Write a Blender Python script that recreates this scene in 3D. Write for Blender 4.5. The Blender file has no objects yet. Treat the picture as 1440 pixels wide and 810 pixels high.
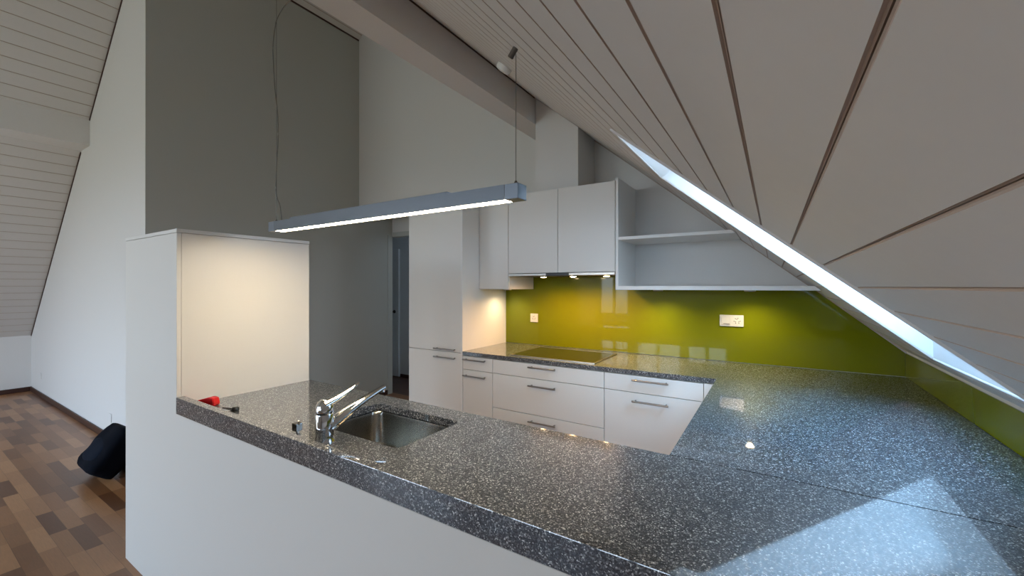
import bpy, bmesh, math, random
from mathutils import Vector, Matrix
random.seed(4)
C = bpy.context.scene.collection
R = math.radians

# ------------------------------------------------------------------ measures
X0 = -2.145            # right side of the tall cabinet, left end of the base units
YD = 2.617             # plane of the cabinet fronts
YW = 3.268             # back wall
XW = 0.654             # low wall under the slope
YP = 0.735             # living-room face of the peninsula
YP1 = 1.357            # kitchen edge of the peninsula
XR = -0.278            # kitchen edge of the right-hand worktop
YU = 2.842             # fronts of the wall units
XB = -2.22             # kitchen side of the tower at the end of the peninsula
XG = -4.316            # side wall of the room block
YB = 1.222             # living-room wall of the room block
XL = -8.59             # far left low wall
YR = -3.4              # wall behind the camera
XRIDGE = -3.881
ZR = lambda x: 1.5966 - 0.8358 * x            # right-hand slope
ZL = lambda x: 4.463 + 0.8663 * (x + 4.316)   # left-hand slope
SX0, SX1, SY0, SY1 = -0.513, 0.545, 1.575, 2.326   # skylight opening

# ------------------------------------------------------------------ materials
def newmat(name):
    m = bpy.data.materials.new(name); m.use_nodes = True
    nt = m.node_tree; b = nt.nodes['Principled BSDF']
    return m, nt, b

def plain(name, col, rough=0.5, metal=0.0, coat=0.0, bump=0.0, bscale=60, spec=0.5, var=0.03):
    m, nt, b = newmat(name)
    b.inputs['Roughness'].default_value = rough
    b.inputs['Metallic'].default_value = metal
    b.inputs['Coat Weight'].default_value = coat
    b.inputs['Coat Roughness'].default_value = 0.03
    b.inputs['Specular IOR Level'].default_value = spec
    tc = nt.nodes.new('ShaderNodeTexCoord')
    n = nt.nodes.new('ShaderNodeTexNoise'); n.inputs['Scale'].default_value = bscale
    nt.links.new(tc.outputs['Object'], n.inputs['Vector'])
    mx = nt.nodes.new('ShaderNodeMix'); mx.data_type = 'RGBA'
    mx.inputs[6].default_value = (*[c * (1 - var) for c in col], 1)
    mx.inputs[7].default_value = (*[min(1, c * (1 + var)) for c in col], 1)
    nt.links.new(n.outputs['Fac'], mx.inputs[0])
    nt.links.new(mx.outputs[2], b.inputs['Base Color'])
    if bump:
        bp = nt.nodes.new('ShaderNodeBump'); bp.inputs['Strength'].default_value = bump
        bp.inputs['Distance'].default_value = 0.002
        nt.links.new(n.outputs['Fac'], bp.inputs['Height'])
        nt.links.new(bp.outputs['Normal'], b.inputs['Normal'])
    return m

def emit(name, col, s):
    m = bpy.data.materials.new(name); m.use_nodes = True; nt = m.node_tree
    nt.nodes.clear(); e = nt.nodes.new('ShaderNodeEmission'); o = nt.nodes.new('ShaderNodeOutputMaterial')
    e.inputs[0].default_value = (*col, 1); e.inputs[1].default_value = s
    nt.links.new(e.outputs[0], o.inputs[0]); return m

def granite():
    m, nt, b = newmat('polished_granite')
    tc = nt.nodes.new('ShaderNodeTexCoord')
    def vor(scale, seed):
        mp = nt.nodes.new('ShaderNodeMapping'); mp.inputs['Location'].default_value = (seed, seed * .7, seed * 1.3)
        v = nt.nodes.new('ShaderNodeTexVoronoi'); v.inputs['Scale'].default_value = scale
        nt.links.new(tc.outputs['Object'], mp.inputs[0]); nt.links.new(mp.outputs[0], v.inputs['Vector'])
        sp = nt.nodes.new('ShaderNodeSeparateColor'); nt.links.new(v.outputs['Color'], sp.inputs[0])
        return v, sp
    v1, s1 = vor(340, 0); v2, s2 = vor(230, 3.1); v3, s3 = vor(700, 8.2)
    ramp = nt.nodes.new('ShaderNodeValToRGB'); ramp.color_ramp.interpolation = 'CONSTANT'
    el = ramp.color_ramp.elements
    cols = [(0, (.006, .008, .012)), (.26, (.024, .029, .038)), (.50, (.060, .066, .075)), (.68, (.135, .142, .15)),
            (.83, (.27, .275, .275)), (.94, (.60, .60, .58))]
    el[0].position, el[0].color = 0, (*cols[0][1], 1); el[1].position, el[1].color = cols[1][0], (*cols[1][1], 1)
    for p, c in cols[2:]:
        e = el.new(p); e.color = (*c, 1)
    nt.links.new(s1.outputs[0], ramp.inputs[0])
    # larger dark grains
    r2 = nt.nodes.new('ShaderNodeValToRGB'); r2.color_ramp.interpolation = 'CONSTANT'
    r2.color_ramp.elements[0].color = (0, 0, 0, 1); r2.color_ramp.elements[1].position = .78; r2.color_ramp.elements[1].color = (1, 1, 1, 1)
    nt.links.new(s2.outputs[1], r2.inputs[0])
    mx = nt.nodes.new('ShaderNodeMix'); mx.data_type = 'RGBA'; mx.blend_type = 'MIX'
    ml = nt.nodes.new('ShaderNodeMath'); ml.operation = 'MULTIPLY'; ml.inputs[1].default_value = .62
    nt.links.new(r2.outputs[0], ml.inputs[0]); nt.links.new(ml.outputs[0], mx.inputs[0])
    nt.links.new(ramp.outputs[0], mx.inputs[6]); mx.inputs[7].default_value = (.035, .037, .042, 1)
    # fine grain
    mx2 = nt.nodes.new('ShaderNodeMix'); mx2.data_type = 'RGBA'; mx2.blend_type = 'OVERLAY'; mx2.inputs[0].default_value = .5
    cb = nt.nodes.new('ShaderNodeCombineColor')
    for i in range(3): nt.links.new(s3.outputs[0], cb.inputs[i])
    nt.links.new(mx.outputs[2], mx2.inputs[6]); nt.links.new(cb.outputs[0], mx2.inputs[7])
    nt.links.new(mx2.outputs[2], b.inputs['Base Color'])
    b.inputs['Roughness'].default_value = .36; b.inputs['Coat Weight'].default_value = 1.0; b.inputs['Coat Roughness'].default_value = .03; b.inputs['Coat IOR'].default_value = 1.7
    b.inputs['Specular IOR Level'].default_value = .3
    return m

def parquet(name, tones, L=.36, W=.071, rough=.3):
    m, nt, b = newmat(name)
    N = nt.nodes; K = nt.links
    tc = N.new('ShaderNodeTexCoord'); sp = N.new('ShaderNodeSeparateXYZ'); K.new(tc.outputs['Object'], sp.inputs[0])
    def mth(op, a, bb=None, c=None):
        n = N.new('ShaderNodeMath'); n.operation = op
        for i, v in enumerate((a, bb, c)):
            if v is None: continue
            if isinstance(v, (int, float)): n.inputs[i].default_value = v
            else: K.new(v, n.inputs[i])
        return n.outputs[0]
    y = mth('DIVIDE', sp.outputs[1], W); row = mth('FLOOR', y)
    wn = N.new('ShaderNodeTexWhiteNoise'); wn.noise_dimensions = '1D'; K.new(row, wn.inputs['W'])
    x = mth('ADD', mth('DIVIDE', sp.outputs[0], L), mth('MULTIPLY', wn.outputs['Value'], 7.3)); col = mth('FLOOR', x)
    cb = N.new('ShaderNodeCombineXYZ'); K.new(row, cb.inputs[0]); K.new(col, cb.inputs[1])
    w2 = N.new('ShaderNodeTexWhiteNoise'); w2.noise_dimensions = '2D'; K.new(cb.outputs[0], w2.inputs['Vector'])
    rp = N.new('ShaderNodeValToRGB'); e = rp.color_ramp.elements
    e[0].color = (*tones[0], 1); e[1].color = (*tones[-1], 1)
    for i, t in enumerate(tones[1:-1]):
        q = e.new((i + 1) / (len(tones) - 1)); q.color = (*t, 1)
    K.new(w2.outputs['Value'], rp.inputs[0])
    # grain
    mp = N.new('ShaderNodeMapping'); mp.inputs['Scale'].default_value = (4, 60, 1); K.new(tc.outputs['Object'], mp.inputs[0])
    ns = N.new('ShaderNodeTexNoise'); ns.inputs['Scale'].default_value = 3; ns.inputs['Detail'].default_value = 4
    K.new(mp.outputs[0], ns.inputs['Vector'])
    gm = N.new('ShaderNodeMapRange'); gm.inputs['To Min'].default_value = .8; gm.inputs['To Max'].default_value = 1.18
    K.new(ns.outputs['Fac'], gm.inputs[0])
    # joints
    fy = mth('FRACT', y); fx = mth('FRACT', x)
    jy = mth('LESS_THAN', fy, .022); jx = mth('LESS_THAN', fx, .005); j = mth('MAXIMUM', jy, jx)
    jm = mth('MULTIPLY_ADD', j, -.45, 1.0)
    tot = mth('MULTIPLY', gm.outputs[0], jm)
    vm = N.new('ShaderNodeVectorMath'); vm.operation = 'SCALE'; K.new(rp.outputs[0], vm.inputs[0]); K.new(tot, vm.inputs['Scale'])
    K.new(vm.outputs[0], b.inputs['Base Color'])
    b.inputs['Roughness'].default_value = rough
    return m

def pane_mat(name, tint=(1, 1, 1)):
    m = bpy.data.materials.new(name); m.use_nodes = True; nt = m.node_tree; nt.nodes.clear()
    o = nt.nodes.new('ShaderNodeOutputMaterial'); mx = nt.nodes.new('ShaderNodeMixShader')
    t = nt.nodes.new('ShaderNodeBsdfTransparent'); t.inputs[0].default_value = (*tint, 1)
    g = nt.nodes.new('ShaderNodeBsdfGlossy'); g.inputs['Roughness'].default_value = 0.0
    lw = nt.nodes.new('ShaderNodeLayerWeight'); lw.inputs[0].default_value = .5
    pw = nt.nodes.new('ShaderNodeMath'); pw.operation = 'POWER'; pw.inputs[1].default_value = 5
    f = nt.nodes.new('ShaderNodeMath'); f.operation = 'MULTIPLY_ADD'; f.inputs[1].default_value = .9; f.inputs[2].default_value = .05
    nt.links.new(lw.outputs['Facing'], pw.inputs[0]); nt.links.new(pw.outputs[0], f.inputs[0])
    nt.links.new(f.outputs[0], mx.inputs[0]); nt.links.new(t.outputs[0], mx.inputs[1]); nt.links.new(g.outputs[0], mx.inputs[2])
    nt.links.new(mx.outputs[0], o.inputs[0]); return m

def brushed(name, col, rough=.28, axis=(2, 2, 90)):
    m, nt, b = newmat(name)
    b.inputs['Base Color'].default_value = (*col, 1); b.inputs['Metallic'].default_value = 1
    tc = nt.nodes.new('ShaderNodeTexCoord'); mp = nt.nodes.new('ShaderNodeMapping'); mp.inputs['Scale'].default_value = axis
    n = nt.nodes.new('ShaderNodeTexNoise'); n.inputs['Scale'].default_value = 12
    nt.links.new(tc.outputs['Object'], mp.inputs[0]); nt.links.new(mp.outputs[0], n.inputs['Vector'])
    r = nt.nodes.new('ShaderNodeMapRange'); r.inputs['To Min'].default_value = rough * .8; r.inputs['To Max'].default_value = rough * 1.25
    nt.links.new(n.outputs['Fac'], r.inputs[0]); nt.links.new(r.outputs[0], b.inputs['Roughness'])
    return m

M = dict(
    wall=plain('white_wall_paint', (.74, .72, .695), .85, bump=.15, bscale=240),
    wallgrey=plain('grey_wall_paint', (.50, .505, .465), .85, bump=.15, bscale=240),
    board=plain('painted_ceiling_boards', (.67, .645, .615), .6, bscale=30, var=.02),
    groove=plain('board_grooves', (.46, .37, .31), .8, bscale=30),
    lam=plain('white_laminate', (.76, .73, .68), .38, bscale=200, var=.008),
    lamedge=plain('white_edge_band', (.78, .76, .72), .35, bscale=200, var=.008),
    reveal=plain('white_reveal_paint', (.72, .73, .73), .5, var=.01),
    granite=granite(),
    green=plain('lime_green_glass', (.150, .165, .0010), .22, coat=.5, bscale=3, var=.01, spec=.1),
    steel=brushed('brushed_steel', (.45, .43, .40), .3),
    sinksteel=brushed('sink_steel', (.34, .32, .285), .22, (1, 1, .3)),
    handle=brushed('handle_steel', (.34, .32, .30), .32, (60, 2, 2)),
    chrome=plain('chrome', (.60, .60, .61), .07, 1.0, bscale=3, var=.003),
    black=plain('black_plastic', (.012, .012, .013), .35),
    ceran=plain('black_ceramic_glass', (.012, .012, .009), .05, bscale=4),
    floor=parquet('parquet_floor', [(.13, .050, .020), (.22, .092, .036), (.31, .14, .056), (.43, .21, .092), (.27, .115, .046)]),
    hallfloor=parquet('dark_hall_floor', [(.05, .02, .012), (.085, .032, .02), (.11, .045, .028)]),
    base=plain('dark_skirting_and_shadow_line', (.055, .022, .015), .4),
    alu=plain('grey_blue_aluminium', (.14, .155, .175), .38, .35, bscale=100),
    capalu=plain('grey_lamp_end_cap', (.18, .205, .24), .35, .3, bscale=100),
    wire=plain('steel_wire', (.16, .15, .13), .4, .6),
    cable=plain('grey_cable', (.15, .14, .12), .5),
    brown=plain('brown_metal', (.13, .105, .085), .4, .5),
    white=plain('white_plastic', (.62, .60, .56), .35, var=.01),
    hole=plain('socket_hole', (.10, .085, .07), .6),
    red=plain('red_plastic', (.70, .015, .02), .35),
    navy=plain('navy_fabric', (.002, .003, .007), .9, spec=.12, bump=.4, bscale=400),
    navyflap=plain('dark_blue_fabric', (.003, .006, .014), .85, spec=.15, bump=.4, bscale=400),
    doorp=plain('grey_white_door_paint', (.62, .64, .66), .5, var=.01),
    pane=pane_mat('window_glass'),
    frame=plain('window_frame_paint', (.80, .80, .78), .4),
    diff=emit('lamp_diffuser_glow', (1.0, .79, .50), 42),
    puck=emit('halogen_bulb_glow', (1.0, .74, .42), 30),
    rubber=plain('dark_gasket', (.03, .028, .026), .6),
)

# ------------------------------------------------------------------ mesh helpers
class MB:
    def __init__(s): s.bm = bmesh.new()
    def box(s, a, b, bev=0.0, seg=2, rot=None, piv=None):
        x0, y0, z0 = [min(a[i], b[i]) for i in range(3)]; x1, y1, z1 = [max(a[i], b[i]) for i in range(3)]
        t = bmesh.new()
        r = bmesh.ops.create_cube(t, size=1)
        for v in t.verts:
            v.co = Vector(((x0 + x1) / 2 + v.co.x * (x1 - x0), (y0 + y1) / 2 + v.co.y * (y1 - y0), (z0 + z1) / 2 + v.co.z * (z1 - z0)))
        if bev: bmesh.ops.bevel(t, geom=t.edges[:], offset=bev, segments=seg, affect='EDGES', profile=.5)
        s._merge(t, rot, piv); return s
    def _merge(s, t, rot=None, piv=None):
        if rot is not None:
            p = Vector(piv or (0, 0, 0))
            bmesh.ops.transform(t, matrix=Matrix.Translation(p) @ rot @ Matrix.Translation(-p), verts=t.verts)
        me = bpy.data.meshes.new('t'); t.to_mesh(me); t.free(); s.bm.from_mesh(me); bpy.data.meshes.remove(me)
    def cyl(s, p0, p1, r0, r1=None, n=24, cap=True, bev=0):
        p0, p1 = Vector(p0), Vector(p1); d = p1 - p0; r1 = r0 if r1 is None else r1
        t = bmesh.new(); bmesh.ops.create_cone(t, cap_ends=cap, segments=n, radius1=r0, radius2=r1, depth=d.length)
        if bev:
            es = [e for e in t.edges if len(e.link_faces) == 2 and any(len(f.verts) > 4 for f in e.link_faces)]
            bmesh.ops.bevel(t, geom=es, offset=bev, segments=2, affect='EDGES')
        q = d.to_track_quat('Z', 'Y').to_matrix().to_4x4()
        bmesh.ops.transform(t, matrix=Matrix.Translation((p0 + p1) / 2) @ q, verts=t.verts)
        s._merge(t); return s
    def lathe(s, prof, c=(0, 0, 0), n=32, mat=None):
        t = bmesh.new(); rings = []
        for r, z in prof:
            if r < 1e-6: rings.append([t.verts.new((0, 0, z))])
            else: rings.append([t.verts.new((r * math.cos(2 * math.pi * k / n), r * math.sin(2 * math.pi * k / n), z)) for k in range(n)])
        for a, b in zip(rings, rings[1:]):
            for k in range(n):
                k2 = (k + 1) % n
                if len(a) == 1 and len(b) == 1: continue
                if len(a) == 1: t.faces.new((a[0], b[k], b[k2]))
                elif len(b) == 1: t.faces.new((a[k], a[k2], b[0]))
                else: t.faces.new((a[k], a[k2], b[k2], b[k]))
        bmesh.ops.recalc_face_normals(t, faces=t.faces)
        mm = Matrix.Translation(c) @ (mat or Matrix.Identity(4))
        bmesh.ops.transform(t, matrix=mm, verts=t.verts); s._merge(t); return s
    def tube(s, pts, r, n=10, sx=1.0):
        """swept tube; r number or list; sx squeezes the section vertically"""
        pts = [Vector(p) for p in pts]; rs = r if isinstance(r, (list, tuple)) else [r] * len(pts)
        t = bmesh.new(); rings = []
        up = Vector((0, 0, 1))
        for i, p in enumerate(pts):
            d = (pts[min(i + 1, len(pts) - 1)] - pts[max(i - 1, 0)]).normalized()
            a = d.cross(up)
            if a.length < 1e-3: a = d.cross(Vector((0, 1, 0)))
            a.normalize(); b = a.cross(d).normalized()
            rings.append([t.verts.new(p + a * rs[i] * math.cos(2 * math.pi * k / n) + b * rs[i] * sx * math.sin(2 * math.pi * k / n)) for k in range(n)])
        for x, y in zip(rings, rings[1:]):
            for k in range(n): t.faces.new((x[k], x[(k + 1) % n], y[(k + 1) % n], y[k]))
        t.faces.new(rings[0][::-1]); t.faces.new(rings[-1])
        bmesh.ops.recalc_face_normals(t, faces=t.faces); s._merge(t); return s
    def prism(s, loops, t0, t1, plane='xy', bev=0.0):
        """polygon with holes in a plane, extruded along the third axis from t0 to t1"""
        t = bmesh.new(); es = []
        def P(u, v, w):
            return {'xy': (u, v, w), 'xz': (u, w, v), 'yz': (w, u, v)}[plane]
        for lp in loops:
            vs = [t.verts.new(P(u, v, t0)) for u, v in lp]
            for i in range(len(vs)): es.append(t.edges.new((vs[i], vs[(i + 1) % len(vs)])))
        if len(loops) == 1:
            t.faces.new(t.verts[:])
        else:
            bmesh.ops.triangle_fill(t, use_beauty=True, use_dissolve=False, edges=es)
        fs = t.faces[:]
        ex = bmesh.ops.extrude_face_region(t, geom=fs)
        d = Vector(P(0, 0, t1)) - Vector(P(0, 0, t0))
        for v in [g for g in ex['geom'] if isinstance(g, bmesh.types.BMVert)]: v.co += d
        bmesh.ops.recalc_face_normals(t, faces=t.faces)
        if bev:
            ee = [e for e in t.edges if len(e.link_faces) == 2 and e.calc_face_angle(0) > R(60)]
            bmesh.ops.bevel(t, geom=ee, offset=bev, segments=2, affect='EDGES')
        s._merge(t); return s
    def poly(s, pts):
        vs = [s.bm.verts.new(p) for p in pts]; s.bm.faces.new(vs); return s
    def obj(s, name, mat, parent=None, smooth=None, wn=False):
        me = bpy.data.meshes.new(name); s.bm.normal_update(); s.bm.to_mesh(me); s.bm.free()
        for m in (mat if isinstance(mat, (list, tuple)) else [mat]): me.materials.append(m)
        o = bpy.data.objects.new(name, me); C.objects.link(o)
        if smooth:
            for p in me.polygons: p.use_smooth = True
            me.set_sharp_from_angle(angle=R(smooth))
        if parent is not None:
            o.parent = parent
            o.matrix_parent_inverse = Matrix.Translation(-parent.location)
        return o

def tag(o, label=None, cat=None, group=None, kind=None):
    if label: o['label'] = label
    if cat: o['category'] = cat
    if group: o['group'] = group
    if kind: o['kind'] = kind
    return o
def thing(name, label, cat, loc, group=None):
    e = bpy.data.objects.new(name, None); C.objects.link(e); e.location = loc; e.empty_display_size = .1
    return tag(e, label, cat, group)
def struct(mb, name, mat, smooth=None, parent=None):
    o = mb.obj(name, mat, parent, smooth)
    if parent is None: o['kind'] = 'structure'
    return o
def rrect(x0, y0, x1, y1, r, n=6):
    p = []
    for cx, cy, a in ((x1 - r, y1 - r, 0), (x0 + r, y1 - r, 90), (x0 + r, y0 + r, 180), (x1 - r, y0 + r, 270)):
        for k in range(n + 1):
            t = R(a + 90 * k / n); p.append((cx + r * math.cos(t), cy + r * math.sin(t)))
    return p

# ------------------------------------------------------------------ the setting
T = .12
XD1, YD2 = -2.80, 3.79
struct(MB().box((XL - .2, YR - .2, -.1), (XW + .2, YB + .1, 0)).box((XG - .01, YB + .1, -.1), (XW + .2, YW + .02, 0)).box((XG - .01, YW + .02, -.1), (XD1, 3.81, 0)), 'floor', M['floor'])
struct(MB().box((-6.5, YD2 + .02, -.1), (-2.4, 4.75, 0)), 'trim_9', M['hallfloor'])
# back wall with the passage beside the tall cabinet
XD1, ZD = -2.80, 2.30
struct(MB().prism([[(XG, ZD), (XD1, ZD), (XD1, 0), (XW + .1, 0), (XW + .1, ZR(XW + .1) + .1), (XRIDGE, ZR(XRIDGE) + .1), (XG, ZL(XG) + .1)]],
                  YW, YW + .1, 'xz'), 'wall_back', M['wall'])
# room block: wall facing the living room and wall facing the kitchen
struct(MB().prism([[(XL - .1, 0), (XG - .003, 0), (XG - .003, ZL(XG) + .1), (XL - .1, ZL(XL - .1) + .1)]], YB, YB + .1, 'xz'), 'wall_left', M['wall'])
YD2 = 3.79
struct(MB().prism([[(YB + .1, 0), (YD2, 0), (YD2, 2.5), (YW + .1, 2.5), (YW + .1, ZL(XG) + .05), (YB + .1, ZL(XG) + .05)]], XG - .1, XG, 'yz').prism([[(YB + .0005, 0), (YB + .1, 0), (YB + .1, ZL(XG) + .05), (YB + .0005, ZL(XG) + .05)]], XG - .003, XG, 'yz'), 'wall_side', M['wallgrey'])
struct(MB().box((XL - .1, YR, 0), (XL, YB, ZL(XL) + .05)), 'wall_far_left', M['wall'])
struct(MB().box((XW, YR, 0), (XW + .1, YW, ZR(XW) + .05)), 'wall_right', M['wall'])
# wall behind the camera, glazed; high windows added to brighten the peninsula
W1 = (-6.3, -4.1, .06, 2.65); W2 = (-3.75, -2.95, .7, 2.4); W3 = (-7.5, -6.5, .4, 1.6); W4 = (-2.85, -1.75, 1.45, 2.9); W5 = (-1.70, -.80, 1.45, 2.15)
def hole(w): return [(w[0], w[2]), (w[1], w[2]), (w[1], w[3]), (w[0], w[3])]
struct(MB().prism([[(XL - .1, 0), (XW + .1, 0), (XW + .1, ZR(XW + .1) + .1), (XRIDGE, ZR(XRIDGE) + .1), (XL - .1, ZL(XL - .1) + .1)], hole(W1), hole(W2), hole(W3), hole(W4), hole(W5)],
                  YR - .2, YR, 'xz'), 'wall_front', M['wall'])
for i, w in enumerate((W1, W2, W3, W4, W5)):
    m = MB(); f = .07; xm = (w[0] + w[1]) / 2
    m.prism([hole(w), [(w[0] + f, w[2] + f), (xm - f / 2, w[2] + f), (xm - f / 2, w[3] - f), (w[0] + f, w[3] - f)],
             [(xm + f / 2, w[2] + f), (w[1] - f, w[2] + f), (w[1] - f, w[3] - f), (xm + f / 2, w[3] - f)]], YR - .14, YR - .07, 'xz')
    wf = struct(m, 'window_%d' % (i + 2), M['frame'])
    MB().box((w[0] + f, YR - .11, w[2] + f), (w[1] - f, YR - .1, w[3] - f)).obj('glass_pane', M['pane'], wf)

# ceilings: boards with real grooves, laid along Y
def boards(zf, xs, y0, y1, slope, gw=.0035, gd=.007):
    """cross-section polyline over board joints xs; returns list of (u, v, groove?) """
    prof = []
    n = Vector((slope, 0, -1)).normalized() if False else None
    # local frame: along slope t, outward (up) normal nn
    tt = Vector((1, 0, slope)).normalized(); nn = Vector((-slope, 0, 1)).normalized()
    def pt(x, d=0, up=0): return Vector((x, 0, zf(x))) + tt * d + nn * up
    return pt
def ceiling(name, zf, slope, xa, xb, joints, segs, mat):
    """segs: list of (y0, y1, [(xlo, xhi)...])"""
    tt = Vector((1, 0, slope)).normalized(); nn = Vector((-slope, 0, 1)).normalized()
    bm = bmesh.new()
    def strip(pa, pb, y0, y1, mi):
        q = [bm.verts.new((pa.x, y0, pa.z)), bm.verts.new((pb.x, y0, pb.z)), bm.verts.new((pb.x, y1, pb.z)), bm.verts.new((pa.x, y1, pa.z))]
        f = bm.faces.new(q); f.material_index = mi
    for y0, y1, rng in segs:
        for lo, hi in rng:
            js = [j for j in joints if lo + .006 < j < hi - .006]
            P = lambda x, d=0, up=0: Vector((x, 0, zf(x))) + tt * d + nn * up
            cur = P(lo)
            for j in js:
                a = P(j, -.0036); b = P(j, -.0022, .002); c = P(j, -.0006, .002); d = P(j, -.0006, .006)
                e = P(j, .0006, .006); f = P(j, .0006, .002); g = P(j, .0022, .002); h = P(j, .0036)
                strip(cur, a, y0, y1, 0); strip(a, b, y0, y1, 1); strip(b, c, y0, y1, 1)
                strip(c, d, y0, y1, 1); strip(d, e, y0, y1, 1); strip(e, f, y0, y1, 1); strip(f, g, y0, y1, 1); strip(g, h, y0, y1, 1)
                cur = h
            strip(cur, P(hi), y0, y1, 0)
            # backing above the boards
            u0, u1 = P(lo, 0, .03), P(hi, 0, .03); strip(u1, u0, y0, y1, 0)
    bmesh.ops.recalc_face_normals(bm, faces=bm.faces)
    # normals down into the room
    for f in bm.faces:
        pass
    me = bpy.data.meshes.new(name); bm.to_mesh(me); bm.free()
    me.materials.append(mat[0]); me.materials.append(mat[1])
    o = bpy.data.objects.new(name, me); C.objects.link(o); o['kind'] = 'structure'; return o
jr = [.0454 + .0792 * k for k in range(-60, 12)]
ceiling('ceiling', ZR, -.8358, XRIDGE, XW + .08, jr,
        [(YR, SY0, [(XRIDGE, XW + .08)]), (SY0, SY1, [(XRIDGE, SX0), (SX1, XW + .08)]), (SY1, YW + .02, [(XRIDGE, XW + .08)])],
        (M['board'], M['groove']))
jl = [-8.7 + .0986 * k for k in range(0, 50)]
ceiling('ceiling', ZL, .8663, XL - .08, XRIDGE, [j for j in jl if XL < j < XRIDGE - .01],
        [(YR, YB, [(XL - .08, XRIDGE)]), (YB, YW + .02, [(XG - .08, XRIDGE)])], (M['board'], M['groove']))

# purlins
BX0, BX1, BZ = -1.818, -1.643, 2.752
struct(MB().prism([[(BX0, BZ), (BX1, BZ), (BX1, ZR(BX1) + .02), (BX0, ZR(BX0) + .02)]], YR, YW, 'xz', ), 'trim_1', M['wall'])
struct(MB().prism([[(-6.18, 2.86), (-5.865, 2.86), (-5.865, ZL(-5.865) + .02), (-6.18, ZL(-6.18) + .02)]], YR, YB, 'xz'), 'trim_2', M['wall'])
# thin dark strips painted in as shadow lines where boards meet walls and beam
def slopebar(zf, sl, xa, xb, y0, y1, h, name, mat):
    nn = Vector((-sl, 0, 1)).normalized()
    a = Vector((xa, 0, zf(xa))); b = Vector((xb, 0, zf(xb)))
    return struct(MB().prism([[(a.x, a.z + .004), (b.x, b.z + .004), (b.x - nn.x * h, b.z - nn.z * h), (a.x - nn.x * h, a.z - nn.z * h)]], y0, y1, 'xz'), name, mat)
slopebar(ZL, .8663, XL, -6.18, YB - .007, YB, .012, 'shadow_line_3', M['base'])
slopebar(ZL, .8663, -5.865, XG, YB - .007, YB, .012, 'shadow_line_4', M['base'])
struct(MB().box((XG, YB + .1, ZL(XG) - .012), (XG + .008, YW - .008, ZL(XG) + .004)), 'shadow_line_5', M['base'])
slopebar(ZR, -.8358, -1.265, .66, YW - .006, YW, .006, 'shadow_line_6', M['groove'])
struct(MB().box((BX1, YR + .02, ZR(BX1) - .012), (BX1 + .004, YW - .35, ZR(BX1) - .002)), 'shadow_line_7', M['base'])

# skirting
struct(MB().box((XL, YB - .014, 0), (XG, YB, .062), .004), 'baseboard_left', M['base'])
struct(MB().box((XL, YR, 0), (XL + .014, YB - .014, .062), .004), 'baseboard_far_left', M['base'])
struct(MB().box((XG, YB, 0), (XG + .014, YD2 - .085, .062), .004), 'baseboard_side', M['base'])
# passage and the hall behind it
struct(MB().box((XG - .3, YD2, 2.11), (XD1, YD2 + .08, 2.5)).box((-3.45, YD2, 0), (XD1, YD2 + .08, 2.11)), 'wall_passage', M['wall'])
struct(MB().box((XG + .0005, YD2 - .08, 0), (XG + .008, YD2, 2.11), .002).box((-3.45, YD2 - .012, 0), (-3.39, YD2 + .085, 2.11), .002).box((XG, YD2 - .012, 2.09), (-3.39, YD2 + .085, 2.15), .002), 'door_1', M['wallgrey'])
YH = 4.55
struct(MB().box((XD1, YW + .1, 0), (XD1 + .1, YD2 + .08, 2.5)), 'wall_passage_right', M['wall'])
struct(MB().box((-6.4, YH, 0), (-2.4, YH + .1, 2.5)), 'wall_hall', M['doorp'])
struct(MB().box((-2.5, YD2 + .08, 0), (-2.4, YH, 2.5)), 'wall_hall_right', M['doorp'])
struct(MB().box((-6.5, YD2 - .06, 0), (-6.4, YH, 2.5)), 'wall_hall_left', M['doorp'])
struct(MB().box((-6.4, YD2 - .06, 0), (XG - .1, YD2 - .001, 2.5)), 'wall_hall_near', M['doorp'])
struct(MB().box((-6.5, YW + .1, 2.5), (-2.4, YH + .1, 2.56)), 'ceiling_hall', M['doorp'])
struct(MB().box((-6.4, YH - .014, 0), (-5.92, YH, .05)).box((-4.98, YH - .014, 0), (-2.5, YH, .05)), 'baseboard_hall', M['base'])
hdo = struct(MB().box((-5.90, YH - .035, .008), (-5.0, YH - .002, 2.02), .003), 'door_2', M['doorp'])
LVX = -5.085
lv = MB().cyl((LVX, YH - .035, 1.03), (LVX, YH - .09, 1.03), .011).tube([(LVX, YH - .085, 1.03), (LVX - .03, YH - .09, 1.03), (LVX - .11, YH - .09, 1.03)], .009)
lv.cyl((LVX, YH - .045, 1.03), (LVX, YH - .034, 1.03), .026)
lv.obj('door_lever', M['black'], hdo, 40)

# ------------------------------------------------------------------ skylight
tt = Vector((1, 0, -.8358)).normalized(); nn = Vector((.8358, 0, 1)).normalized()
def S(x, y, up): # point on the slope plane lifted outwards
    v = Vector((x, y, ZR(x))) + nn * up; return v
D = .32
# local frame of the opening: a runs down the slope, b outwards
LT = (SX1 - SX0) * math.hypot(1, .8358)
prof = [(0, 0), (LT, 0), (LT - .142, .17), (LT - .142, D), (.12, D)]
base = Vector((SX0, 0, ZR(SX0)))
def SP(a_, b_, y): v = base + tt * a_ + nn * b_; return Vector((v.x, y, v.z))
m = MB(); w = .012
# side reveals
for y0, y1 in ((SY0 - w, SY0), (SY1, SY1 + w)):
    A_ = [SP(a_, b_, y0) for a_, b_ in prof]; B_ = [SP(a_, b_, y1) for a_, b_ in prof]
    m.poly(A_); m.poly(B_[::-1])
    for k in range(5): m.poly([A_[k], B_[k], B_[(k + 1) % 5], A_[(k + 1) % 5]])
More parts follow.
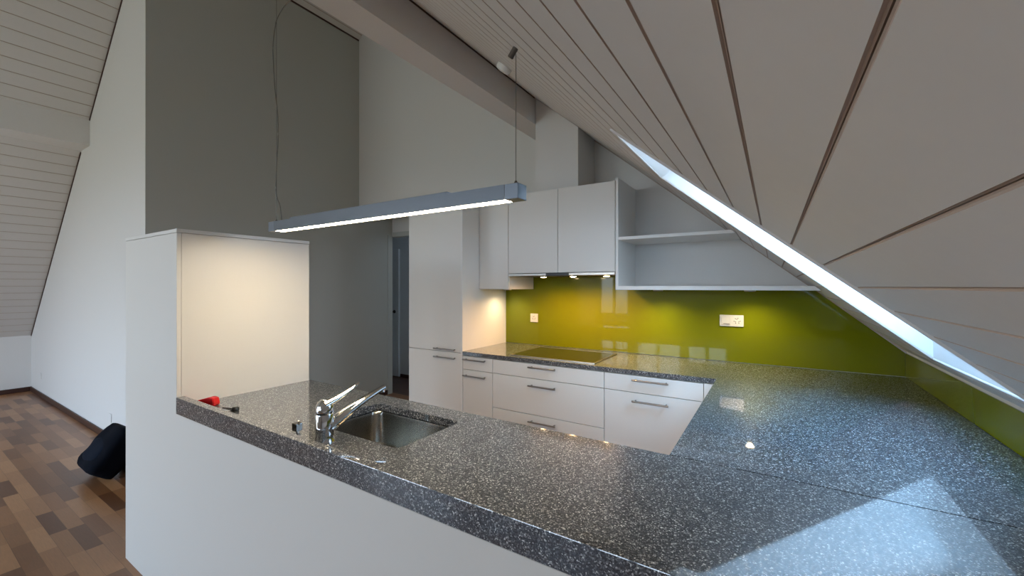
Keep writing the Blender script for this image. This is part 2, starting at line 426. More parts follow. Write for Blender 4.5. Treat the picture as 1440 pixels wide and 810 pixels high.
# upper and lower reveals
for seg in (((0, 0), (.12, D), -w), ((LT, 0), (LT - .142, .17), w), ((LT - .142, .17), (LT - .142, D), w)):
    (a0, b0), (a1, b1), o_ = seg
    P_ = [(a0, b0), (a1, b1), (a1 + o_, b1), (a0 + o_, b0)]
    A_ = [SP(a_, b_, SY0 - w) for a_, b_ in P_]; B_ = [SP(a_, b_, SY1 + w) for a_, b_ in P_]
    m.poly(A_); m.poly(B_[::-1])
    for k in range(4): m.poly([A_[k], B_[k], B_[(k + 1) % 4], A_[(k + 1) % 4]])
bmesh.ops.recalc_face_normals(m.bm, faces=m.bm.faces)
sky_w = struct(m, 'window_1', M['reveal'])
def slopebox(m, x0, x1, y0, y1, u0, u1, bev=0):
    t = bmesh.new(); cs = []
    for u in (u0, u1):
        for (x, y) in ((x0, y0), (x1, y0), (x1, y1), (x0, y1)): cs.append(t.verts.new(S(x, y, u)))
    for f in ((0, 3, 2, 1), (4, 5, 6, 7), (0, 1, 5, 4), (1, 2, 6, 5), (2, 3, 7, 6), (3, 0, 4, 7)): t.faces.new([cs[k] for k in f])
    bmesh.ops.recalc_face_normals(t, faces=t.faces)
    if bev: bmesh.ops.bevel(t, geom=t.edges[:], offset=bev, segments=2, affect='EDGES')
    m._merge(t); return m
m = MB(); tw = .022; th = -.007
slopebox(m, SX0 - tw, SX1 + tw, SY0 - tw, SY0 - .001, th, .004, .002)
slopebox(m, SX0 - tw, SX1 + tw, SY1 + .001, SY1 + tw, th, .004, .002)
slopebox(m, SX0 - tw, SX0 - .001, SY0, SY1, th, .004, .002); slopebox(m, SX1 + .001, SX1 + tw, SY0, SY1, th, .004, .002)
m.obj('casing', M['board'], sky_w)
def framebox(m, a0, a1, y0, y1, b0, b1, bev=0):
    t = bmesh.new(); cs = []
    for b_ in (b0, b1):
        for (a_, y) in ((a0, y0), (a1, y0), (a1, y1), (a0, y1)): cs.append(t.verts.new(SP(a_, b_, y)))
    for f in ((0, 3, 2, 1), (4, 5, 6, 7), (0, 1, 5, 4), (1, 2, 6, 5), (2, 3, 7, 6), (3, 0, 4, 7)): t.faces.new([cs[k] for k in f])
    bmesh.ops.recalc_face_normals(t, faces=t.faces)
    if bev: bmesh.ops.bevel(t, geom=t.edges[:], offset=bev, segments=2, affect='EDGES')
    m._merge(t); return m
m = MB(); fw = .045; A0, A1 = .105, LT - .13
framebox(m, A0, A1, SY0 - .01, SY0 + fw, D + .001, D + .05, .004); framebox(m, A0, A1, SY1 - fw, SY1 + .01, D + .001, D + .05, .004)
framebox(m, A0, A0 + fw, SY0 + fw, SY1 - fw, D + .001, D + .05, .004); framebox(m, A1 - fw, A1, SY0 + fw, SY1 - fw, D + .001, D + .05, .004)
m.obj('sash', M['frame'], sky_w)
m = MB(); framebox(m, A0 + .03, A1 - .03, SY0 + .03, SY1 - .03, D + .022, D + .028)
m.obj('glass_pane', M['pane'], sky_w)

# ------------------------------------------------------------------ green glass splashback
zt = 1.408
_sb = MB().prism([[(X0 + .001, .902), (XW - .007, .902), (XW - .007, ZR(XW) - .01), ((1.5966 - zt) / .8358 - .006, zt), (X0 + 1.2, zt), (X0 + 1.2, 1.53), (X0 + .3, 1.53), (X0 + .3, zt), (X0 + .001, zt)]],
           YW - .007, YW - .001, 'xz', .0008).obj('splashback', M['green'])
tag(_sb, 'long lime green glass splashback on the back wall behind the hob', 'splashback')
_sb = MB().prism([[(YP + .03, .943), (YP + .034, .943), (YP + .034, .902), (YW - .008, .902), (YW - .008, ZR(XW) - .01), (YP + .03, ZR(XW) - .01)]], XW - .007, XW - .001, 'yz', .0008).obj('splashback', M['green'])
tag(_sb, 'low lime green glass splashback on the right, under the roof window', 'splashback')

# ------------------------------------------------------------------ worktop
SK = (-1.515, .932, -1.035, 1.25)
wt = thing('worktop', 'grey speckled polished granite worktop running around the kitchen in an angular U', 'worktop', (0, 1.5, .9))
MB().prism([[(XB + .001, YP + .031), (XW - .002, YP + .031), (XW - .002, YP1), (XB + .001, YP1)], rrect(*SK, .03)], .87, .90, 'xy', .0015).obj('slab', M['granite'], wt)
MB().prism([[(XR, YP1 + .0015), (XW - .002, YP1 + .0015), (XW - .002, YW - .008), (X0 + .001, YW - .008), (X0 + .001, YD - .004), (XR, YD - .004)]],
           .87, .90, 'xy', .0015).obj('slab', M['granite'], wt)
MB().box((XB + .001, YP - .002, .869), (XW - .002, YP + .0305, .941), .0022).obj('edge_strip', M['granite'], wt)

# ------------------------------------------------------------------ cabinets
def handle(parent, xc, z, L=.22, axis='x', y=YD):
    m = MB(); yb = y - .034
    m.cyl((xc - L / 2, yb, z), (xc + L / 2, yb, z), .006, n=16, bev=.001)
    for s in (-1, 1): m.cyl((xc + s * (L / 2 - .018), yb, z), (xc + s * (L / 2 - .018), y - .0005, z), .0045, n=12)
    return m.obj('handle', M['handle'], parent, 40)
def front(name, parent, x0, x1, z0, z1, y=YD, t=.019, g=.0021, mat=None):
    return MB().box((x0 + g, y, z0 + g), (x1 - g, y + t, z1 - g), .0012).obj(name, mat or M['lam'], parent)
def carcass(parent, x0, x1, z0, z1, y0=YD + .021, y1=YW - .001, plinth=True):
    m = MB().box((x0 + .0005, y0, z0), (x1 - .0005, y1, z1), .001)
    if plinth and z0 < .2: m.box((x0, y0 + .05, 0), (x1, y1, z0))
    return m.obj('body', M['lam'], parent)
# tall cabinet
XT = X0 - .618
tc = thing('tall_cabinet', 'tall white two-door cabinet beside the dark doorway, left of the worktop', 'cabinet', ((XT + X0) / 2, 2.94, 0))
carcass(tc, XT, X0, .1, 2.18)
d = front('door', tc, XT, X0 - .008, .8845, 2.18); handle(d, -2.321, .9065, .23)
d = front('door', tc, XT, X0 - .008, .10, .8845); handle(d, -2.321, .8365, .23)
MB().box((X0 - .0195, YD - .001, .1), (X0, YW - .001, 2.18), .001).obj('side_panel', M['lamedge'], tc)
# base units
b1 = thing('base_cabinet', 'narrow white base cabinet next to the tall cabinet, one drawer over a door', 'cabinet', (X0 + .15, 2.94, 0))
carcass(b1, X0 + .002, X0 + .3, .1, .868)
d = front('drawer', b1, X0 + .004, X0 + .3, .757, .866); handle(d, X0 + .136, .842)
d = front('door', b1, X0 + .004, X0 + .3, .10, .757); handle(d, X0 + .136, .712)
b2 = thing('base_cabinet', 'wide white base cabinet with three drawers under the black hob', 'cabinet', (X0 + .75, 2.94, 0))
carcass(b2, X0 + .3, X0 + 1.2, .1, .868)
for z0, z1, hz in ((.757, .866, .842), (.492, .757, .708), (.10, .492, .447)):
    d = front('drawer', b2, X0 + .3, X0 + 1.2, z0, z1); handle(d, X0 + .745, hz)
b3 = thing('base_cabinet', 'white base cabinet with two drawers in the inner corner, right of the hob', 'cabinet', (X0 + 1.5, 2.94, 0))
carcass(b3, X0 + 1.2, X0 + 1.8, .1, .868)
for z0, z1, hz in ((.757, .866, .84), (.10, .757, .708)):
    d = front('drawer', b3, X0 + 1.2, X0 + 1.8, z0, z1); handle(d, X0 + 1.5, hz)
cc = thing('corner_cabinet', 'white corner base cabinet under the right-hand worktop along the low wall', 'cabinet', (.2, 2.2, 0))
MB().box((XR + .02, YP1 + .02, .1), (XW - .002, YW - .002, .868)).box((XR + .07, YP1 + .02, 0), (XW - .002, YW - .002, .1)).obj('body', M['lam'], cc)
MB().box((X0 + 1.8 + .0016, YD, .1), (XR + .0195, YD + .019, .866), .001).obj('filler_panel', M['lam'], cc)
for y0, y1 in ((1.40, 2.0), (2.0, 2.59)):
    MB().box((XR + .0, y0 + .002, .1), (XR + .019, y1 - .002, .866), .001).obj('door', M['lam'], cc)
# peninsula with the tower
ZB = 1.685
pn = thing('peninsula_cabinet', 'white peninsula unit facing the living room with a square white tower at its left end', 'cabinet', (-1.2, 1.0, 0))
MB().prism([[(-2.88, 0), (XW - .002, 0), (XW - .002, .867), (XB, .867), (XB, ZB - .018), (-2.88, ZB - .018)]], YP + .001, YP + .0175, 'xz', .0008).obj('back_panel', M['lam'], pn)
MB().box((XB - .018, YP + .0185, .0), (XB, 1.348, ZB - .018), .001).obj('tower_side_panel', M['lam'], pn)
MB().box((-2.88, YP + .0185, .0), (-2.862, 1.348, ZB - .018), .001).obj('tower_side_panel', M['lam'], pn)
MB().box((-2.882, YP - .0005, ZB - .0165), (XB + .0015, 1.35, ZB), .0012).obj('tower_top', M['lamedge'], pn)
MB().box((-2.86, 1.33, .1), (XB - .02, 1.347, ZB - .02), .001).obj('tower_door', M['lam'], pn)
# body leaves room for the sink bowl
m = MB().prism([[(XB + .002, YP + .02), (XW - .003, YP + .02), (XW - .003, YP1 - .04), (XB + .002, YP1 - .04)], rrect(SK[0] - .03, SK[1] - .03, SK[2] + .03, SK[3] + .03, .02)], .1, .868, 'xy')
m.box((XB + .002, YP + .02, 0), (XR - .03, YP1 - .10, .1))
m.obj('body', M['lam'], pn)
for k in range(3):
    xa = XB + .004 + k * .62
    MB().box((xa, YP1 - .039, .1), (xa + .616, YP1 - .02, .865), .001).obj('door', M['lam'], pn)
# wall units
wn_ = thing('wall_cabinet', 'narrow white wall cabinet hanging lowest, between the tall cabinet and the hood', 'cabinet', (X0 + .15, 3.05, 1.406))
MB().box((X0 + .001, YU + .021, 1.406), (X0 + .3, YW - .001, 2.18), .001).obj('body', M['lam'], wn_)
front('door', wn_, X0 + .001, X0 + .3, 1.406, 2.18, YU)
wh = thing('wall_cabinet', 'wide white wall cabinet with two plain doors above the extractor hood', 'cabinet', (X0 + .75, 3.05, 1.534))
MB().box((X0 + .301, YU + .021, 1.537), (X0 + 1.2, YW - .001, 2.18), .001).obj('body', M['lam'], wh)
front('door', wh, X0 + .3, X0 + .75, 1.534, 2.18, YU); front('door', wh, X0 + .75, X0 + 1.2, 1.534, 2.18, YU)
# hood
hx0, hx1 = X0 + .303, X0 + 1.198
hd = thing('range_hood', 'slim steel extractor hood with three lit spots under the wall cabinet', 'range hood', (X0 + .75, 3.0, 1.51))
MB().box((hx0, YU + .03, 1.512), (hx1, YW - .008, 1.5355), .001).obj('underside', M['rubber'], hd)
MB().box((hx0, YU - .004, 1.5125), (hx1, YU + .029, 1.5325), .002).obj('visor', M['steel'], hd)
MB().box((-1.495, YU - .006, 1.5115), (-1.30, YU + .02, 1.5325), .001).obj('control_panel', M['black'], hd)
PX = (-1.565, -1.305, -1.04)
for x in PX:
    h = MB().lathe([(0, .006), (.030, .006), (.032, .003), (.032, 0), (.026, -.0015)], (x, 2.93, 1.5065), 28).obj('spot_ring', M['chrome'], hd, 40)
    MB().lathe([(0, -.006), (.014, -.0045), (.024, 0), (.024, .001), (0, .001)], (x, 2.93, 1.5055), 24).obj('bulb', M['puck'], h, 40)
# duct
dc = MB().prism([[(-1.638, 2.1805), (-1.265, 2.1805), (-1.265, ZR(-1.265) - .002), (-1.638, ZR(-1.638) - .002)]], 2.93, YW - .001, 'xz', .002)
tag(dc.obj('duct_casing', M['wall']), 'white boxed duct rising from the wall cabinets to the sloped ceiling', 'duct casing')
# open shelf
xs = X0 + 1.2
sh = thing('wall_shelf', 'open white two-board wall shelf cut off by the sloped ceiling', 'shelf', (xs + .4, 3.05, 1.406))
MB().box((xs + .002, YU, 1.406), (xs + .021, YW - .001, 2.195), .001).obj('side_panel', M['lamedge'], sh)
zs0, zs1 = 1.4065, 1.4325
MB().prism([[(xs + .0215, zs0), ((1.5966 - zs0) / .8358 - .004, zs0), ((1.5966 - zs1) / .8358 - .004, zs1), (xs + .0215, zs1)]], YU, YW - .009, 'xz', .001).obj('shelf', M['lamedge'], sh)
zs2, zs3 = 1.757, 1.778
MB().prism([[(xs + .0215, zs2), ((1.5966 - zs2) / .8358 - .004, zs2), ((1.5966 - zs3) / .8358 - .004, zs3), (xs + .0215, zs3)]], YU + .003, YW - .001, 'xz', .001).obj('shelf', M['lamedge'], sh)
# puck lights
def puck(x, y, z, label):
    t = thing('cabinet_light', label, 'light', (x, y, z), 'round lights under the wall units')
    MB().lathe([(0, 0), (.033, 0), (.034, -.004), (.031, -.009), (.026, -.009)], (x, y, z), 28).obj('housing', M['steel'], t, 40)
    MB().lathe([(0, -.008), (.0255, -.008), (.0255, -.0065), (0, -.0065)], (x, y, z), 24).obj('lens', M['puckw'], t, 40)
M['puckw'] = emit('cabinet_light_glow', (1.0, .80, .52), 8)
PU = [(X0 + .14, 3.08, 1.4055, 'small round light under the narrow wall cabinet'), (-.70, 3.05, 1.406, 'left round light under the open shelf'),
      (-.13, 3.05, 1.406, 'right round light under the open shelf')]
for a in PU: puck(*a)

# ------------------------------------------------------------------ hob
hb = thing('hob', 'black glass cooking hob with a thin steel rim on the back worktop', 'hob', (-1.38, 2.95, .9))
HX0, HX1, HY0, HY1 = -1.72, -1.03, 2.665, 3.155
MB().prism([[(HX0, HY0), (HX1, HY0), (HX1, HY1), (HX0, HY1)], [(HX0 + .012, HY0 + .012), (HX1 - .012, HY0 + .012), (HX1 - .012, HY1 - .012), (HX0 + .012, HY1 - .012)]],
           .9003, .9065, 'xy', .002).obj('rim', M['steel'], hb)
MB().box((HX0 + .0125, HY0 + .0125, .9005), (HX1 - .0125, HY1 - .0125, .9052), .001).obj('glass_top', M['ceran'], hb)

# ------------------------------------------------------------------ sockets
def rosette(m, cx, cz, y, s):
    pass
def socket(x, z, w, h, label, switch=False):
    t = thing('wall_socket', label, 'socket', (x, YW - .007, z))
    y = YW - .0075
    MB().box((x - w / 2, y - .009, z - h / 2), (x + w / 2, y, z + h / 2), .0025).obj('cover_plate', M['white'], t)
    def ins(cx, cz, rs):
        # three-pole outlet: round face with three groups of slots
        f = MB().lathe([(0, .0015), (rs, .0015), (rs + .001, 0), (0, 0)], (cx, y - .009, cz), 28, Matrix.Rotation(R(90), 4, 'X')).obj('outlet_face', M['white'], t, 40)
        m = MB()
        for a in (100, 215, 330):
            c = Vector((cx + math.cos(R(a)) * rs * .58, y - .0108, cz + math.sin(R(a)) * rs * .58))
            for dx, dz in ((-.28, 0), (0, -.17), (.28, 0)):
                ca, sa = math.cos(R(a - 90)), math.sin(R(a - 90))
                px, pz = c.x + (dx * ca - dz * sa) * rs, c.z + (dx * sa + dz * ca) * rs
                m.cyl((px, y - .0112, pz), (px, y - .0098, pz), rs * .115, n=10)
        m.obj('pin_holes', M['hole'], f)
    if switch:
        ins(x + w * .235, z, h * .36)
        k = MB().box((x - w * .42, y - .0125, z - h * .36), (x - w * .05, y - .0092, z + h * .36), .0015).obj('rocker_switch', M['white'], t)
        MB().box((x - w * .34, y - .0135, z - h * .30), (x - w * .08, y - .0126, z - h * .255)).obj('marker_line', M['hole'], k)
    else: ins(x, z, h * .34)
socket(-.2505, 1.190, .149, .080, 'white double wall unit with rocker switch and outlet on the green splashback', True)
socket(-1.834, 1.145, .076, .077, 'single square white outlet on the green splashback behind the hob')
def lsocket(x, z, label):
    t = thing('wall_socket', label, 'socket', (x, YB, z))
    MB().box((x - .04, YB - .007, z - .04), (x + .04, YB - .0005, z + .04), .0025).obj('cover_plate', M['wall'], t)
    MB().lathe([(0, .0015), (.027, .0015), (.028, 0), (0, 0)], (x, YB - .007, z), 24, Matrix.Rotation(R(90), 4, 'X')).obj('outlet_face', M['wall'], t, 40)
lsocket(-5.2, .21, 'small pale socket low on the living room wall, above the dark bag')
lsocket(-8.02, .27, 'small pale socket low in the far left corner of the living room wall')

# ------------------------------------------------------------------ sink
sk = thing('sink', 'rectangular brushed steel sink bowl set under the peninsula worktop', 'sink', (-1.275, 1.09, .87))
t = bmesh.new(); rings = []
prof = [(.004, .8695, .034), (-.002, .8675, .04), (-.004, .855, .045), (-.006, .74, .06), (-.016, .715, .065), (-.045, .705, .055), (-.10, .700, .03)]
def ring(off, z, r, dn=0): return [t.verts.new((x, y, z)) for x, y in rrect(SK[0] - off, SK[1] - off, SK[2] + off, SK[3] + off, max(r, .01), 8)]
rings.append([t.verts.new((x, y, .8695)) for x, y in rrect(SK[0] - .018, SK[1] - .018, SK[2] + .018, SK[3] + .018, .045, 8)])
for o_, z_, r_ in prof: rings.append(ring(o_, z_, r_))
for a, b in zip(rings, rings[1:]):
    for k in range(len(a)): t.faces.new((a[k], a[(k + 1) % len(a)], b[(k + 1) % len(a)], b[k]))
t.faces.new(rings[-1]); bmesh.ops.recalc_face_normals(t, faces=t.faces)
for f in t.faces: f.normal_flip()
m = MB(); m._merge(t); bo = m.obj('bowl', M['sinksteel'], sk, 60)
sm = bo.modifiers.new('thick', 'SOLIDIFY'); sm.thickness = .0012; sm.offset = 1
MB().lathe([(0, 0), (.02, 0), (.022, .003), (.038, .003), (.042, 0), (.042, -.002), (0, -.002)], (-1.275, 1.10, .7025), 28).obj('drain', M['chrome'], sk, 40)

# ------------------------------------------------------------------ tap
FX, FY = -1.296, .842
fa = thing('kitchen_tap', 'chrome single-lever kitchen tap standing in front of the sink', 'tap', (FX, FY, .9))
MB().lathe([(0, 0), (.034, 0), (.034, .003), (.0315, .006), (.0305, .03), (.0300, .094), (.0288, .0965), (0, .0965)], (FX, FY, .9001), 48).obj('body', M['chrome'], fa, 40)
hm = Matrix.Rotation(R(-7), 4, 'X')
MB().lathe([(0, 0), (.0288, 0), (.0300, .002), (.0300, .010), (.0285, .022), (.0245, .034), (.0185, .042), (.010, .0465), (0, .048)], (FX, FY, .9975), 48, hm).obj('head', M['chrome'], fa, 50)
P0 = Vector((FX + .001, FY - .004, 1.026)); P3 = Vector((FX + .021, FY + .122, 1.076))
pts, rs = [], []
for k in range(17):
    u = k / 16; p = P0.lerp(P3, u); p.z += -.004 * math.sin(u * math.pi) + .05 * max(0, u - .88) ** 1.0 * .6
    pts.append(p); rs.append(.0215 * (1 - u) ** 1.2 + .0050)
MB().tube(pts, rs, 20, .62).obj('lever', M['chrome'], fa, 60)
Q0 = Vector((FX + .004, FY + .012, .948)); Q3 = Vector((FX + .029, FY + .232, 1.043))
pts, rs = [], []
for k in range(17):
    u = k / 16; p = Q0.lerp(Q3, u); p.z += .006 * math.sin(u * math.pi)
    pts.append(p); rs.append(.0165 * (1 - u) ** 1.4 + .0112)
sp = MB().tube(pts, rs, 20, .82).obj('spout', M['chrome'], fa, 60)
MB().cyl(Q3 + Vector((-.001, -.010, -.004)), Q3 + Vector((-.001, -.006, -.020)), .0085, .0078, 20, bev=.001).obj('aerator', M['chrome'], sp, 40)

# drain control in front of the sink
dk = thing('drain_knob', 'small square dark chrome drain knob on the worktop left of the tap', 'knob', (-1.434, .828, .9))
MB().lathe([(0, 0), (.011, 0), (.011, .002), (.006, .004), (.006, .022), (0, .022)], (-1.434, .828, .9001), 20).obj('stem', M['chrome'], dk, 40)
kn = MB().box((-1.449, .815, .916), (-1.421, .839, .943), .002).obj('knob_head', plain('dark_chrome', (.09, .085, .08), .12, 1.0), dk)
MB().tube([(-1.424, .826, .941), (-1.418, .824, .948), (-1.416, .822, .955)], [.004, .004, .003], 10).obj('pin', M['handle'], dk, 50)

# red wedge and small clip at the left end
m = MB(); t = bmesh.new()
# local: length along x, height z, depth y
L_, Wd = .118, .034
prof = [(0, 0), (L_, 0), (L_ + .006, .010), (L_, .036), (L_ - .02, .040), (.010, .016), (0, .010)]
vs0 = [t.verts.new((x, -Wd / 2, z)) for x, z in prof]; vs1 = [t.verts.new((x, Wd / 2, z)) for x, z in prof]
t.faces.new(vs0[::-1]); t.faces.new(vs1)
for k in range(len(prof)): t.faces.new((vs0[k], vs0[(k + 1) % len(prof)], vs1[(k + 1) % len(prof)], vs1[k]))
bmesh.ops.recalc_face_normals(t, faces=t.faces); bmesh.ops.bevel(t, geom=t.edges[:], offset=.0025, segments=2, affect='EDGES')
a = math.atan2(.045, .11)
m._merge(t, Matrix.Translation((-2.197, .79, .9002)) @ Matrix.Rotation(a, 4, 'Z'))
rw = m.obj('plastic_wedge', M['red'], None, 40); tag(rw, 'small red plastic wedge at the left end of the worktop beside the tower', 'wedge')
ck = thing('metal_clip', 'small shiny metal clip with a black knob on the worktop near the red wedge', 'clip', (-1.95, .85, .9))
MB().box((-2.02, .826, .9003), (-1.945, .838, .9035), .001, rot=Matrix.Rotation(R(14), 4, 'Z'), piv=(-1.945, .83, .9)).box((-2.015, .846, .9003), (-1.945, .851, .909), .001, rot=Matrix.Rotation(R(14), 4, 'Z'), piv=(-1.945, .83, .9)).obj('metal_strip', M['chrome'], ck)
MB().lathe([(0, 0), (.010, 0), (.014, .004), (.014, .012), (.009, .018), (0, .019)], (-1.932, .845, .9003), 20).obj('knob', M['black'], ck, 40)

# ------------------------------------------------------------------ pendant lamp
LX0, LX1, LY0, LY1, LZ0, LZ1 = -1.968, -.615, .998, 1.046, 1.682, 1.7265
pl = thing('pendant_lamp', 'long grey linear pendant lamp glowing over the peninsula', 'lamp', ((LX0 + LX1) / 2, 1.022, LZ1))
MB().prism([[(LY0, LZ0), (LY0 + .004, LZ0), (LY0 + .004, LZ0 + .012), (LY1 - .004, LZ0 + .012), (LY1 - .004, LZ0), (LY1, LZ0), (LY1, LZ1), (LY0, LZ1)]], LX0 + .047, LX1 - .047, 'yz').obj('housing', M['alu'], pl)
MB().box((LX0, LY0 - .0004, LZ0), (LX0 + .0462, LY1 + .0004, LZ1), .0012).obj('end_cap', M['capalu'], pl)
MB().box((LX1 - .0462, LY0 - .0004, LZ0), (LX1, LY1 + .0004, LZ1), .0012).obj('end_cap', M['capalu'], pl)
MB().box((LX0 + .0475, LY0 + .0045, LZ0 + .001), (LX1 - .0475, LY1 - .0045, LZ0 + .0115)).obj('diffuser', M['diff'], pl)
MB().box((-1.80, LY0 + .004, LZ1), (-.886, LY1 - .004, LZ1 + .008), .001).obj('gear_tray', M['alu'], pl)
WY = 1.022
for wx in (-1.945, -.637):
    w = MB().cyl((wx, WY, LZ1 + .012), (wx, WY, ZR(wx) - .02), .0011, n=8).obj('suspension_wire', M['wire'], pl)
    MB().lathe([(0, 0), (.006, 0), (.006, .006), (.003, .012), (0, .014)], (wx, WY, LZ1), 16).obj('wire_grip', M['brown'], w, 40)
    c = Vector((wx, WY, ZR(wx)))
    MB().cyl(c - nn * .032, c - nn * .0005, .0085, n=16, bev=.001).obj('ceiling_anchor', M['brown'], w, 40)
# flex: runs loosely along the wire then over to the purlin
cp = [(-1.90, WY, LZ1 + .002), (-1.915, WY, 1.80), (-1.942, WY - .003, 1.86), (-1.938, WY - .004, 1.98), (-1.925, WY - .004, 2.10), (-1.93, WY - .003, 2.22), (-1.955, WY - .003, 2.36),
      (-1.968, WY - .003, 2.48), (-1.97, WY - .003, 2.56), (-1.952, WY - .002, 2.64), (-1.935, WY - .002, 2.668), (-1.89, WY, 2.70), (-1.83, WY, 2.715), (-1.78, WY, 2.70), (-1.74, WY, 2.70), (-1.76, WY, 2.745)]
def catmull(P, n=6):
    P = [Vector(p) for p in P]; out = []
    for i in range(len(P) - 1):
        a, b, c, d = P[max(i - 1, 0)], P[i], P[i + 1], P[min(i + 2, len(P) - 1)]
        for k in range(n):
            u = k / n; out.append(.5 * ((2 * b) + (c - a) * u + (2 * a - 5 * b + 4 * c - d) * u * u + (3 * b - a - 3 * c + d) * u ** 3))
    out.append(P[-1]); return out
MB().tube(catmull(cp), .0024, 8).obj('power_cable', M['cable'], pl, 60)

# smoke detector
c = Vector((-1.215, 1.84, ZR(-1.215)))
q = (-nn).to_track_quat('Z', 'Y').to_matrix().to_4x4()
sd = thing('smoke_detector', 'small round white detector on the sloped ceiling beside the beam', 'smoke detector', c)
MB().lathe([(0, .001), (.042, .001), (.042, .020), (.036, .030), (.02, .034), (0, .034)], c, 32, q).obj('housing', M['frame'], sd, 40)

# ------------------------------------------------------------------ bag on the floor
bg = thing('backpack', 'dark navy backpack slumped on the parquet against the living room wall', 'bag', (-4.27, .98, 0))
def soft(parent, name, size, mat, mw, ex=3.2, seg=32, pinch=None):
    t = bmesh.new(); bmesh.ops.create_uvsphere(t, u_segments=seg, v_segments=seg // 2, radius=1)
    for v in t.verts:
        c = v.co; s_ = lambda a: math.copysign(abs(a) ** (2 / ex), a)
        nrm = (abs(c.x) ** ex + abs(c.y) ** ex + abs(c.z) ** ex) ** (1 / ex)
        c = c / nrm
        c.x *= size[0]; c.y *= size[1]; c.z *= size[2]
        if pinch: c = pinch(c)
        v.co = c
    m = MB(); m._merge(t, mw); return m.obj(name, mat, parent, 80)
bw = Matrix.Translation((-4.27, 1.010, .180)) @ Matrix.Rotation(R(52), 4, 'X')
def pin(c):
    c.z *= 1 + .05 * math.sin(c.x * 20); c.x *= 1 - .07 * max(0, c.y / .15); c.z += .004 * math.sin(c.y * 40)
    return c
soft(bg, 'body', (.19, .172, .096), M['navy'], bw, 6.5, 44, pin)
soft(bg, 'front_pocket', (.13, .085, .03), M['navyflap'], bw @ Matrix.Translation((0, -.03, .078)), 4)
soft(bg, 'base_pad', (.16, .055, .075), M['navy'], Matrix.Translation((-4.27, 1.125, .0755)), 3.5)
def W(p): return bw @ Vector(p)
for s in (-1, 1):
    MB().tube(catmull([W((s * .08, .14, -.06)), W((s * .09, .10, -.10)), W((s * .10, -.02, -.105)), W((s * .09, -.12, -.07))]), .014, 10, .4).obj('shoulder_strap', M['navy'], bg, 60)
MB().tube(catmull([W((-.05, .165, 0)), W((-.03, .195, .0)), W((.03, .195, .0)), W((.05, .165, 0))]), .008, 10).obj('grab_handle', M['navyflap'], bg, 60)

# ------------------------------------------------------------------ light
def area(name, loc, rot, sx, sy, e, col, portal=False):
    l = bpy.data.lights.new(name, 'AREA'); l.shape = 'RECTANGLE'; l.size = sx; l.size_y = sy; l.energy = e; l.color = col
    if portal: l.cycles.is_portal = True
    o = bpy.data.objects.new(name, l); C.objects.link(o); o.location = loc; o.rotation_euler = rot; return o
# portals guide the daylight through the modelled openings
for i, w in enumerate((W1, W2, W3, W4, W5)):
    area('window_portal', ((w[0] + w[1]) / 2, YR - .18, (w[2] + w[3]) / 2), (R(90), 0, 0), w[1] - w[0], w[3] - w[2], 1, (1, 1, 1), True)
cs = SP((A0 + A1) / 2, D + .06, (SY0 + SY1) / 2)
o = area('skylight_portal', cs, (0, 0, 0), A1 - A0, SY1 - SY0, 1, (1, 1, 1), True)
xa = tt; za = nn; ya = za.cross(xa)
o.matrix_world = Matrix(((xa.x, ya.x, za.x, cs.x), (xa.y, ya.y, za.y, cs.y), (xa.z, ya.z, za.z, cs.z), (0, 0, 0, 1)))

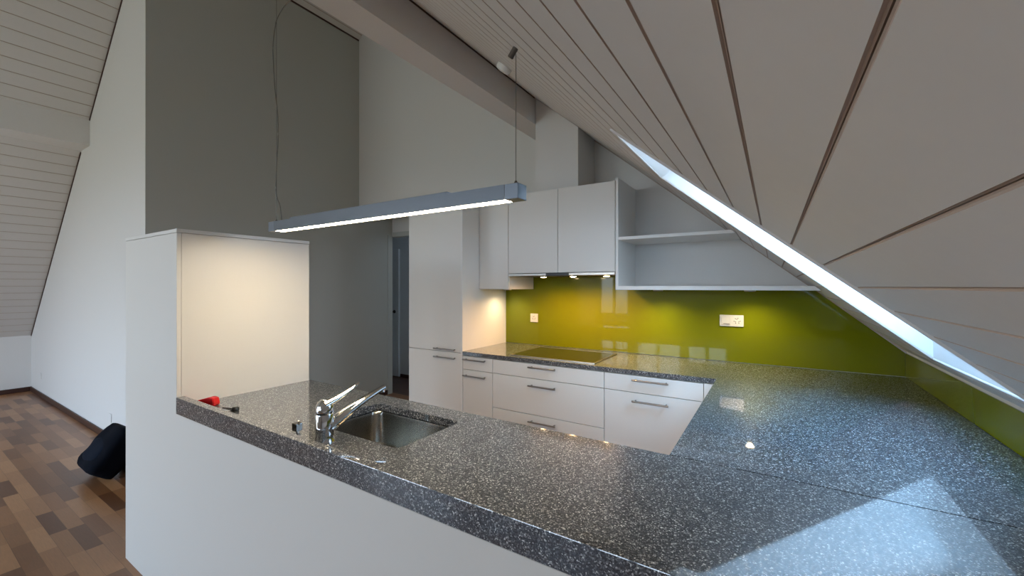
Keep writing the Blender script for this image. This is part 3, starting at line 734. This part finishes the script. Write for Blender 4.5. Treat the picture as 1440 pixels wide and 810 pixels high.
def spot(name, loc, e, col, ang=110, blend=.7, r=.018, rot=(0, 0, 0)):
    l = bpy.data.lights.new(name, 'SPOT'); l.energy = e; l.color = col; l.spot_size = R(ang); l.spot_blend = blend; l.shadow_soft_size = r
    o = bpy.data.objects.new(name, l); C.objects.link(o); o.location = loc; o.rotation_euler = rot; return o
hl = bpy.data.lights.new('hall_fill', 'POINT'); hl.energy = 1.0; hl.color = (.75, .88, 1); hl.shadow_soft_size = .12  # unseen fill light, added so the hall does not go black
ho = bpy.data.objects.new('hall_fill', hl); C.objects.link(ho); ho.location = (-3.6, 4.2, 2.2)
HE, PE = 9.0, 7.0
for x in PX: spot('hood_spot', (x, 2.93, 1.492), HE, (1, .52, .16), 168, .8)
for x, y, z, _ in PU: spot('cabinet_spot', (x, y, z - .014), PE if x > -1 else PE * .42, (1, .82, .50), 150, .9)

w = bpy.data.worlds.new('overcast_sky'); bpy.context.scene.world = w; w.use_nodes = True
nt = w.node_tree; bgn = nt.nodes['Background']
tcn = nt.nodes.new('ShaderNodeTexCoord'); sp_ = nt.nodes.new('ShaderNodeSeparateXYZ'); nt.links.new(tcn.outputs['Generated'], sp_.inputs[0])
rp = nt.nodes.new('ShaderNodeValToRGB'); e = rp.color_ramp.elements
mr = nt.nodes.new('ShaderNodeMapRange'); mr.inputs['From Min'].default_value = -1; mr.inputs['From Max'].default_value = 1
nt.links.new(sp_.outputs[2], mr.inputs[0]); nt.links.new(mr.outputs[0], rp.inputs[0])
e[0].position = .47; e[0].color = (.16, .18, .17, 1); e[1].position = .52; e[1].color = (.72, .86, 1.0, 1)
e[1].color = (.44, .51, .60, 1)
q_ = e.new(.66); q_.color = (.40, .53, .68, 1)
q_ = e.new(.95); q_.color = (.38, .78, 1.28, 1)
nt.links.new(rp.outputs[0], bgn.inputs[0]); bgn.inputs[1].default_value = 9.0

# ------------------------------------------------------------------ camera
cd = bpy.data.cameras.new('camera'); cam = bpy.data.objects.new('camera', cd); C.objects.link(cam)
cd.sensor_width = 36; cd.sensor_fit = 'HORIZONTAL'; cd.lens = 36 * 578.57 / 1440; cd.clip_start = .02
cd.shift_y = -2.708 / 1440
cam.location = (0, 0, 1.4292); cam.rotation_euler = (R(90 + .0623), 0, R(32.4784))
sc = bpy.context.scene; sc.camera = cam
sc.view_settings.view_transform = 'Standard'; sc.view_settings.look = 'None'
sc.view_settings.exposure = 1.0; sc.view_settings.gamma = 1; sc.view_settings.use_curve_mapping = False
sc.cycles.use_denoising = True
sc.cycles.max_bounces = 10; sc.cycles.diffuse_bounces = 6; sc.cycles.glossy_bounces = 5; sc.cycles.transparent_max_bounces = 12
sc.cycles.sample_clamp_indirect = 6; sc.cycles.caustics_reflective = False
